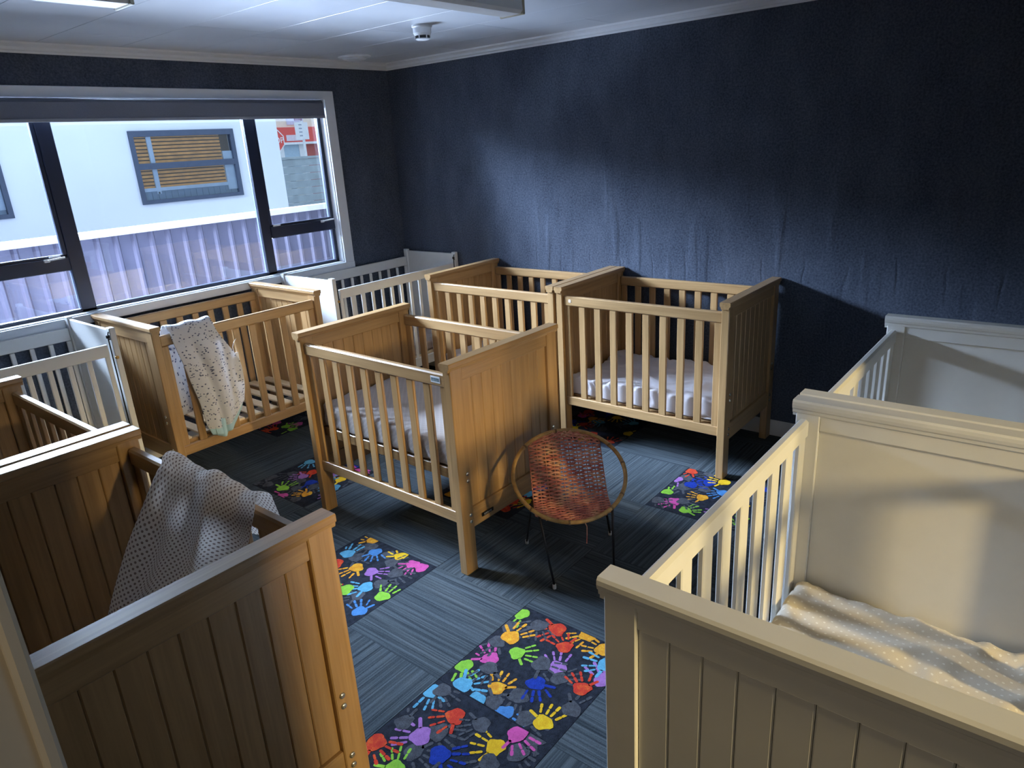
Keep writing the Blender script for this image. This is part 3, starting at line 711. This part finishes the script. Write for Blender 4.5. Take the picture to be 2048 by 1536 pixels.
# ------------------------------------------------------------------ mattresses
def mattress(name, label, loc, rot, sx, sy, sz, mat, wr=.006, seed=0, side=.010, nx=34, ny=56, group='cot mattresses'):
    bm = bmesh.new(); uvl = bm.loops.layers.uv.new('uv')
    off = Vector((seed * 7.3, seed * 3.1, 0))
    def surf(u, v, w):
        """superellipsoid-like rounded box from cube point"""
        p = Vector((u * sx / 2, v * sy / 2, w * sz / 2)); r = min(.024, sz * .42)
        c = Vector((max(-sx / 2 + r, min(sx / 2 - r, p.x)), max(-sy / 2 + r, min(sy / 2 - r, p.y)), max(-sz / 2 + r, min(sz / 2 - r, p.z))))
        d = p - c
        if d.length > 1e-6: d.normalize(); q = c + d * r
        else: q = p; d = Vector((0, 0, 1 if w > 0 else -1))
        edge = max(abs(u), abs(v)) ** 4
        if w > -.9:
            a = noise.noise(Vector((q.x * 5, q.y * 5, q.z * 3)) + off) * wr * 1.6
            f = noise.noise(Vector((q.x * 9 + 2.2 * noise.noise(q * 4 + off), q.y * 3.2, q.z * 5)) + off * 1.7); a += (1 - abs(f) * 2.6) * wr * 1.3 if abs(f) < .38 else 0
            if edge > .5:
                g = noise.noise(Vector((q.x * 26 + q.z * 9, q.y * 26 - q.z * 12, q.z * 7)) + off) * side * edge; a += g
            q = q + d * a
        q = Vector((max(-sx / 2, min(sx / 2, q.x)), max(-sy / 2, min(sy / 2, q.y)), max(-sz / 2, q.z)))
        return q + Vector((0, 0, sz / 2))
    def face_grid(fn, n, m):
        g = [[bm.verts.new(fn(-1 + 2 * i / n, -1 + 2 * j / m)) for j in range(m + 1)] for i in range(n + 1)]
        for i in range(n):
            for j in range(m):
                f = bm.faces.new([g[i][j], g[i + 1][j], g[i + 1][j + 1], g[i][j + 1]])
                for l in f.loops: l[uvl].uv = (l.vert.co.x + l.vert.co.z * .3, l.vert.co.y + l.vert.co.z)
    nz = 14
    face_grid(lambda u, v: surf(u, v, 1), nx, ny)
    face_grid(lambda u, v: surf(u, v, -1), 6, 10)
    for s in (-1, 1):
        face_grid(lambda u, v: surf(s, u, v), ny, nz); face_grid(lambda u, v: surf(u, s, v), nx, nz)
    bmesh.ops.remove_doubles(bm, verts=bm.verts, dist=.0004)
    o = link(name, mesh(name, bm, mat, True), None, loc, (0, 0, rot))
    return tag(o, label, 'mattress', group)
mattress('cot_mattress', 'taupe covered mattress set high in the middle cot', (2.2376, 2.412, .473), -.0153, .598, .960, .125, SHEET_TAUPE, .003, 1, .014)
mattress('cot_mattress', 'mattress in a crumpled lilac white sheet in the cot against the dark wall', (3.670, 1.866, .301), 0, .60, .955, .112, SHEET_LILAC, .011, 2, .022, 60, 96)
mattress('cot_mattress', 'mattress with a white sheet in the cot beside the corner cot', (3.670, 2.946, .301), 0, .60, .955, .105, SHEET_LILAC, .005, 3, .012)
mattress('cot_mattress', 'mattress in a wrinkled cream dotted sheet in the front white cot', (1.540, .221, .291), HP, .68, 1.058, .090, SHEET_CREAM, .008, 5, .012, 44, 76)
mattress('cot_mattress', 'tan covered mattress in the plain white corner cot', (3.420, 4.133, .291), HP, .50, 1.10, .08, SHEET_BROWN, .004, 6)

# ------------------------------------------------------------------ blankets
def sheet_obj(name, fn, nu, nv, ul, vl, mats, thick=.006, mi_fn=None):
    bm = bmesh.new(); uvl = bm.loops.layers.uv.new('uv')
    g = [[bm.verts.new(fn(i / nu, j / nv)) for j in range(nv + 1)] for i in range(nu + 1)]
    for i in range(nu):
        for j in range(nv):
            f = bm.faces.new([g[i][j], g[i + 1][j], g[i + 1][j + 1], g[i][j + 1]])
            if mi_fn: f.material_index = mi_fn((i + .5) / nu, (j + .5) / nv)
            for l, (a, b) in zip(f.loops, ((i, j), (i + 1, j), (i + 1, j + 1), (i, j + 1))): l[uvl].uv = (a / nu * ul, b / nv * vl)
    me = bpy.data.meshes.new(name); bm.to_mesh(me); bm.free()
    for m in mats: me.materials.append(m)
    for p in me.polygons: p.use_smooth = True
    o = link(name, me)
    if thick: md = o.modifiers.new('thickness', 'SOLIDIFY'); md.thickness = thick; md.offset = 1.0
    return o
def sm(t): t = max(0, min(1, t)); return t * t * (3 - 2 * t)
def lerp(a, b, t): return a + (b - a) * t
# polka dot blanket over the right-hand rail of the cot by the doorway (rail at x = .825, top z = .920)
RX, RZ = .825, .922
def polka(u, v):
    # u along the rail (0 far end -> 1 near end); v from inner hem (0) over the rail (.62) to outer hem (1)
    yb = lerp(2.045, 1.545, u)
    wob = noise.noise(Vector((u * 3.1, v * 2.2, 4.0)))
    fold = .65 * math.sin(u * 12.5 + .9 * math.sin(v * 3) + wob * 2.5) + .45 * noise.noise(Vector((u * 9, v * 1.6, 2.0)))
    if v < .58:
        t = 1 - v / .58                       # 0 at rail, 1 at inner hem
        drop = lerp(.46, .30, sm(u * 1.1)) + .02 * wob
        fl = lerp(.235, .06, sm(u))           # how far it hangs away from the rail
        x = RX - .026 - fl * (t ** .8) - .016 * fold * sm(t * 2.5)
        y = yb + lerp(.06, .03, u) * t + .022 * math.cos(u * 19) * sm(t * 2)
        z = RZ + .016 - drop * t - .02 * sm(t * 3) * (1 - t)
        z += .012 * fold * (1 - t) 
        return Vector((x, y, z))
    if v < .70:
        a = (v - .58) / .12 * math.pi
        z = RZ + .016 + .030 * math.sin(a) + .012 * fold
        return Vector((RX - .026 * math.cos(a) * 1.0, yb + .0 * a, z))
    t = (v - .70) / .30
    drop = .17 + .05 * wob
    return Vector((RX + .026 + .02 * t + .010 * fold * t, yb - .02 * t, RZ + .012 * fold * (1 - t) + .016 - drop * t))
pb = sheet_obj('polka_blanket', polka, 110, 120, .54, .80, [POLKA], 0)
tag(pb, 'cream blanket with small brown polka dots draped over the cot rail by the doorway', 'blanket')
# printed muslin over the front rail of the window cot (rail y = 3.736, top z = .931)
FY, FZ = 3.736, .935
def muslin(u, v):
    # u left -> right, v from front hem (0) over the rail to the inner hem (1)
    wob = noise.noise(Vector((u * 2.5, v * 3.0, 9.0)))
    fold = math.sin(u * 13 + 2.0 * v + wob * 2.0)
    if v < .60:
        t = 1 - v / .60
        z = FZ + .018 - .60 * t
        xl = lerp(1.640, 1.722, sm(t * 1.05)); xr = lerp(1.882, 1.990, sm(t * 2.0)) - .02 * sm((t - .6) * 2.4)
        if t > .90: k = (t - .90) / .10; xl = lerp(xl, 1.745, k); xr = lerp(xr, 1.93, k * .6)
        z -= .05 * t * math.sin(u * math.pi) * sm(t) + .03 * (1 - u) * sm((t - .7) * 3) - .06 * u * sm((t - .6) * 2.5)
        y = FY - .030 - .030 * sm(t * 3) * (0.6 + .4 * math.sin(u * 3.0)) - .012 * fold * sm(t * 3)
        return Vector((lerp(xl, xr, u), y, z))
    if v < .68:
        a = (v - .60) / .08 * math.pi
        return Vector((lerp(1.628, 1.875, u), FY - .030 * math.cos(a), FZ + .018 + .020 * math.sin(a) + .004 * fold))
    t = (v - .68) / .32
    return Vector((lerp(1.618, 1.865, u) + .01 * t, FY + .030 + .03 * sm(t * 2) + .010 * fold * sm(t * 3), FZ + .018 - .50 * t))
mb = sheet_obj('muslin_wrap', muslin, 60, 110, .36, 1.05, [PRINTED, AQUA], .004, lambda u, v: 1 if v < .035 or (v > .74 and u > .86) else 0)
tag(mb, 'white muslin wrap with small grey blue print hanging on the window cot rail', 'blanket')
def tail(u, v):
    fold = math.sin(u * 9 + v * 3)
    return Vector((lerp(1.755, 1.835, u) + .012 * v, FY - .052 - .012 * fold - .01 * v, .40 - .085 * v - .02 * math.sin(u * 3.1) * v))
tl = sheet_obj('lining_tail', tail, 14, 10, .1, .1, [AQUA], .003)
tl.parent = mb; tl['label'] = 'pale aqua lining corner'

# ------------------------------------------------------------------ rattan chair
ch = tag(link('rattan_chair', None), 'round rattan hoop chair with woven pink seat and black metal legs', 'chair')
CC = Vector((2.205, 1.560, 0.445)); CR = .238; TL = R(28.4); AZ = math.atan2(-.312, -.214) - .246
Fd = Vector((math.cos(AZ), math.sin(AZ), 0)); Rt = Vector((-Fd.y, Fd.x, 0))
Up = Vector((-Fd.x * math.cos(TL), -Fd.y * math.cos(TL), math.sin(TL)))
Nm = Rt.cross(Up); Nm = Nm if Nm.z > 0 else -Nm
def hoop(a, r_=CR, off=0): return CC + Rt * (r_ * math.cos(a)) + Up * (r_ * math.sin(a)) + Nm * off
ch.location = (CC.x, CC.y, 0)
ORG = Vector((CC.x, CC.y, 0))
def rel(p): return Vector(p) - ORG
bm = bmesh.new(); tube(bm, [rel(hoop(2 * math.pi * k / 72)) for k in range(72)], .0088, 10, True)
hp = link('hoop', mesh('hoop', bm, CANE, True), ch)
bm = bmesh.new()
for a in (.15, .62, 1.7, 2.4, 3.9, 4.6, 5.4, 5.75):
    tube(bm, [rel(hoop(a - .018)), rel(hoop(a + .018))], .0102, 8)
link('binding', mesh('binding', bm, plain('cane_binding', (0.20, 0.11, 0.04), .5), True), hp)
# seat: a strip from the back of the hoop, down into a crease and forward to the front of the hoop
def seat_pt(u, v):
    """u -1..1 across, v 0 back top .. 1 front"""
    s = lerp(.985, -.985, v)
    cr = -.28
    d1 = (1 - s) / (1 - cr) if s > cr else (s + 1) / (cr + 1)      # 0 at the hoop, 1 at the crease
    dip = -.078 * (1 - math.sqrt((1 - d1) ** 2 + .012)) * 1.12
    x = u * min(.665, math.sqrt(max(0.0, .985 - s * s)))
    return rel(CC + Rt * (x * CR) + Up * (s * CR) + Nm * dip)
def weave(name):
    bm = bmesh.new(); NS = 9
    rows = 56
    for r_ in range(rows):
        v = .012 + .976 * r_ / (rows - 1); pts = []
        for k in range(NS * 4 + 1):
            u = -1 + 2 * k / (NS * 4)
            p = seat_pt(u, v); ph = math.cos(math.pi * k / 4) * (1 if r_ % 2 else -1)
            pts.append(p + Nm * (.0056 * ph) + Vector((0, 0, .0012 * random.uniform(-1, 1))))
        tube(bm, pts, .0040 * random.uniform(.85, 1.12), 6)
    return mesh(name, bm, WEAVE, True)
def weave_mat():
    m, nt, b = new_mat('pink_cane_weave')
    nz = N(nt, 'ShaderNodeTexNoise'); nz.inputs['Scale'].default_value = 14; nz.inputs['Detail'].default_value = 3
    nt.links.new(coords(nt, (1, 1, 3)), nz.inputs['Vector'])
    nt.links.new(ramp(nt, nz.outputs['Fac'], [(0.33, (0.50, 0.13, 0.10)), (0.52, (0.70, 0.27, 0.18)), (0.70, (0.78, 0.45, 0.25))]), b.inputs['Base Color'])
    b.inputs['Roughness'].default_value = .5; return m
WEAVE = weave_mat()
link('woven_seat', weave('woven_seat'), ch)['kind'] = 'stuff'
for k in range(10):
    u = -1 + 2 * k / 9
    bm = bmesh.new(); tube(bm, [seat_pt(u, q / 30) - Nm * 0 for q in range(31)], .0026, 6); link('stake', mesh('stake', bm, WEAVE, True), ch)
feet = [Vector((2.014, 1.520, 0)), Vector((2.228, 1.832, 0)), Vector((2.505, 1.547, 0)), Vector((2.190, 1.335, 0))]
tops = []
for fi, ft in enumerate(feet):
    front = fi in (0, 3)
    if front: tp = hoop(4.06 if fi == 0 else 5.43) - Nm * .010
    else: tp = on_floor(*((1064, 1003) if fi == 1 else (1207, 991)), .33)
    tops.append(tp)
    bm = bmesh.new(); tube(bm, [rel(ft + Vector((0, 0, .012))), rel(lerp(ft, tp, .5) + Vector((0, 0, .004))), rel(tp)], .0055, 8)
    lg = link('leg', mesh('leg', bm, BLACK, True), ch)
    bm = bmesh.new(); lathe(bm, [(.0075, 0), (.0082, .006), (.0078, .020), (.006, .022)], 12, rel(ft)); link('rubber_foot', mesh('rubber_foot', bm, RUBBER, True), lg)
bm = bmesh.new()
for a, b in ((0, 1), (3, 2)):
    p, q = tops[a], tops[b]; m_ = (p + q) / 2 - Vector((0, 0, .035))
    tube(bm, [rel(p), rel(lerp(p, m_, .6)), rel(m_), rel(lerp(m_, q, .5)), rel(q)], .005, 8)
p, q = lerp(tops[0], tops[1], .6), lerp(tops[3], tops[2], .6)
tube(bm, [rel(p - Vector((0, 0, .04))), rel((p + q) / 2 - Vector((0, 0, .07))), rel(q - Vector((0, 0, .04)))], .005, 8)
link('leg_brace', mesh('leg_brace', bm, BLACK, True), ch)
fp = hoop(-math.pi / 2 + .15, CR * .92)
bm = bmesh.new(); tube(bm, [rel(fp), rel(fp + Vector((.006, 0, -.025))), rel(fp + Vector((.016, -.004, -.05))), rel(fp + Vector((.012, -.006, -.085))), rel(fp + Vector((.002, -.01, -.12)))], .002, 6)
link('loose_strand', mesh('loose_strand', bm, WEAVE, True), ch)

# ------------------------------------------------------------------ outside
GZ = -.62
struct('ground', boxes('ground', [(-25, 60, YB + .15, 60, GZ - .1, GZ)], plain('asphalt', (0.34, 0.34, 0.35), .9)), 'grey yard and street outside')
FENCE = plain('mauve_grey_steel', (0.085, 0.076, 0.110), .45, var=.10, nscale=3)
FCAP = plain('cream_fence_cap', (0.50, 0.46, 0.41), .6)
fy = 7.5
fe = tag(link('steel_fence', None, None, (0, fy, GZ)), 'mauve grey ribbed steel fence with a cream capping outside the window', 'fence')
RIB = .1753; nrib = 5
def sheet():
    bm = bmesh.new(); z0, z1 = .05, 1.152 - GZ; pr = []
    for k in range(nrib):
        x = k * RIB
        pr += [(x, 0), (x + RIB * .62, 0), (x + RIB * .74, -.028), (x + RIB * .88, -.028)]
    pr.append((nrib * RIB, 0))
    A = [bm.verts.new((x, y, z0)) for x, y in pr]; Bv = [bm.verts.new((x, y, z1)) for x, y in pr]
    for i in range(len(pr) - 1): bm.faces.new([A[i], A[i + 1], Bv[i + 1], Bv[i]])
    return mesh('fence_sheet', bm, FENCE)
shm = sheet()
for k in range(14): 
    o = link('fence_sheet', shm, fe, (-1.0 + k * RIB * nrib, 0, 0)); md = o.modifiers.new('t', 'SOLIDIFY'); md.thickness = .002
link('fence_cap', boxes('fence_cap', [(-1.05, 11.4, -.055, .045, 1.150 - GZ, 1.215 - GZ)], FCAP, .004), fe)
# white building across the yard
RENDERW = plain('white_render', (0.80, 0.83, 0.86), .8, var=.02, nscale=2)
WFRAME = plain('slate_window_frame', (0.085, 0.105, 0.15), .5, spec=.2)
REFL_TIMBER = plain('reflected_cedar', (0.82, 0.37, 0.075), .6, var=.2, nscale=8)  # this and the next three colour the cladding mirrored in the far windows
REFL_GAP = plain('reflected_gap', (0.10, 0.055, 0.02), .8)
REFL_PALE = plain('reflected_pale_blue', (0.55, 0.66, 0.72), .6)
REFL_SLATE = plain('reflected_blue_grey', (0.20, 0.28, 0.34), .5)
by = 10.0
wins = [(4.447, 5.945, 1.285, 2.222), (1.432, 2.930, 1.285, 2.222)]
bd = tag(link('white_building', None, None, (0, by, GZ)), 'white rendered building across the yard with slate framed windows', 'building')
xe, top = 6.70, 4.6
rects = []; cuts = sorted(wins)
prev = -8.0
for (wx0, wx1, wz0, wz1) in cuts:
    rects += [(prev, wx0, 0, .2, 0, top), (wx0, wx1, 0, .2, 0, wz0 - GZ), (wx0, wx1, 0, .2, wz1 - GZ, top)]; prev = wx1
rects += [(prev, xe, 0, .2, 0, top), (xe - .2, xe, .2, 3.2, 0, top), (-8, xe, .2, 3.2, top - .2, top)]
link('wall', boxes('wall', rects, RENDERW), bd)
def bwindow(wx0, wx1, wz0, wz1):
    a, b = wz0 - GZ, wz1 - GZ
    f = link('window', boxes('window', [(wx0, wx0 + .055, -.03, .06, a + .05, b - .075), (wx1 - .055, wx1, -.03, .06, a + .05, b - .075), (wx0, wx1, -.03, .06, a, a + .05), (wx0, wx1, -.03, .06, b - .075, b),
                                        (wx0 + .055, wx1 - .055, -.028, .06, a + .445, a + .525)], WFRAME, .0), bd)
    link('pane', boxes('pane', [(wx0 + .05, wx1 - .05, .005, .012, a + .045, a + .45)], GLASS_FAR), f)
    link('pane', boxes('pane', [(wx0 + .05, wx1 - .05, .005, .012, a + .52, b - .07)], GLASS_FAR), f)
    # reflection in the glass, modelled as cedar battens, pipe and blue sheet
    link('backing', boxes('backing', [(wx0 + .05, wx1 - .05, .075, .085, a, b)], REFL_GAP), f)
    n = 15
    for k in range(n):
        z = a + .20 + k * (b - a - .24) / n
        link('batten', boxes('batten', [(wx0 + .05, wx1 - .20, .045, .075, z, z + .031)], REFL_TIMBER), f)
    link('reflected_pipe', boxes('reflected_pipe', [(wx0 + .24, wx0 + .305, .020, .05, a + .12, b)], REFL_PALE, .006), f)
    link('sheet', boxes('sheet', [(wx0 + .05, wx1 - .05, .03, .06, a, a + .16)] + [(wx0 + .08 + .09 * q, wx0 + .10 + .09 * q, .02, .035, a, a + .15) for q in range(15)], REFL_SLATE), f)
    link('reflected_ledge', boxes('reflected_ledge', [(wx0 + .05, wx1 - .05, .018, .06, a + .16, a + .205)], REFL_PALE), f)
    link('reflected_panel', boxes('reflected_panel', [(wx1 - .20, wx1 - .05, .016, .06, a + .10, b - .30)], REFL_PALE), f)
for w_ in wins: bwindow(*w_)
# grey board fence at the corner
GREYB = plain('weathered_grey_board', (0.42, 0.48, 0.50), .8, var=.12, nscale=5)
gf = tag(link('board_fence', None, None, (0, 14.0, GZ)), 'weathered grey horizontal board fence beyond the white building', 'fence')
for k in range(15):
    z = .03 + k * .155
    link('board', boxes('board', [(7.4, 12.6, random.uniform(-.01, .01), .03, z, z + .148)], GREYB, .004), gf)
link('rail', boxes('rail', [(7.4, 12.6, -.03, .05, 2.352, 2.40)], GREYB, .004), gf)
for x in (8.2, 9.6, 11.0, 12.4): link('post', boxes('post', [(x, x + .09, .03, .12, 0, 2.36)], GREYB, .004), gf)
# red shop
REDP = plain('red_fascia', (0.80, 0.10, 0.08), .5); CREAMW = plain('cream_gable', (0.85, 0.80, 0.66), .7); BRICKR = plain('red_brick', (0.50, 0.13, 0.11), .8)
GLBLUE = plain('shop_window_blue', (0.42, 0.56, 0.68), .15); WHT = plain('sign_white', (0.85, 0.86, 0.88), .5)
rs = tag(link('red_shop', None, None, (0, 30.0, GZ)), 'shop with red fascia and red brick front across the street', 'building')
z_ = -GZ
link('wall', boxes('wall', [(18, 26, .05, 3, 0, 4.6 + z_)], CREAMW), rs)
link('brick_front', boxes('brick_front', [(21.35, 25, -.05, .06, 0, 2.62 + z_)], BRICKR), rs)
link('fascia', boxes('fascia', [(18.2, 25, -.35, .05, 2.42 + z_, 3.08 + z_)], REDP), rs)
link('fascia_panel', boxes('fascia_panel', [(20.3, 21.3, -.37, -.34, 2.48 + z_, 2.74 + z_)] + [(20.42 + .14 * q, 20.50 + .14 * q, -.375, -.368, 2.57 + z_, 2.64 + z_) for q in range(6)], plain('lettered_panel', (0.80, 0.68, 0.74), .5)), rs)
link('fascia_trim', boxes('fascia_trim', [(18.2, 25, -.36, .05, 2.32 + z_, 2.42 + z_)], WHT), rs)
link('shop_window', boxes('shop_window', [(20.25, 21.1, -.06, .06, .9 + z_, 2.32 + z_)], GLBLUE), rs)
link('window_frame', boxes('window_frame', [(21.1, 21.35, -.1, .06, .2, 2.32 + z_), (20.05, 20.25, -.1, .06, .2, 2.32 + z_), (20.2, 21.2, -.09, .06, 1.45 + z_, 1.55 + z_)], WHT), rs)
link('wall_sign', boxes('wall_sign', [(20.7, 21.6, .0, .06, 3.2 + z_, 3.5 + z_)], plain('pale_lilac_sign', (0.62, 0.64, 0.82), .5)), rs)
# stop sign
st = tag(link('stop_sign', None, None, (15.93, 24.0, GZ)), 'red octagonal stop sign half hidden by the white building', 'road sign')
def octo(r_, y0, y1, m, nm, par):
    bm = bmesh.new(); prism(bm, [(r_ * math.cos(math.pi / 8 + k * math.pi / 4), 2.375 - GZ + r_ * math.sin(math.pi / 8 + k * math.pi / 4)) for k in range(8)], 1, y0, y1); return link(nm, mesh(nm, bm, m), par)
octo(.415, -.02, 0, WHT, 'border', st); face = octo(.375, -.024, -.02, REDP, 'face', st)
link('pole', boxes('pole', [(-.03, .03, .0, .06, 0, 2.7 - GZ)], plain('galvanised_pole', (0.6, 0.62, 0.64), .5)), st)
cu = bpy.data.curves.new('stop_letters', 'FONT'); cu.body = 'STOP'; cu.size = .30; cu.align_x = 'CENTER'; cu.align_y = 'CENTER'; cu.extrude = .002
tmp = bpy.data.objects.new('tmp', cu); COL.objects.link(tmp); dg = bpy.context.evaluated_depsgraph_get(); dg.update()
lm = bpy.data.meshes.new_from_object(tmp.evaluated_get(dg)); bpy.data.objects.remove(tmp); lm.materials.clear(); lm.materials.append(WHT)
link('letters', lm, face, (0, -.027, 2.375 - GZ), (HP, 0, 0))
# parking sign on a white pole
ps = tag(link('street_sign', None, None, (17.22, 24.0, GZ)), 'white street sign plate on a white pole', 'road sign')
link('pole', boxes('pole', [(-.035, .035, 0, .07, 0, 3.4 - GZ)], WHT), ps)
link('plate', boxes('plate', [(-.36, .22, -.03, 0, 2.38 - GZ, 3.0 - GZ)], WHT, .004), ps)
link('plate', boxes('plate', [(-.34, .0, -.035, 0, 3.06 - GZ, 3.34 - GZ)], plain('dark_plate', (0.25, 0.12, 0.18), .5), .004), ps)
link('plate_print', boxes('plate_print', [(-.20, -.06, -.034, -.03, 2.50 + .13 * q - GZ, 2.54 + .13 * q - GZ) for q in range(4)], GREYP), ps)
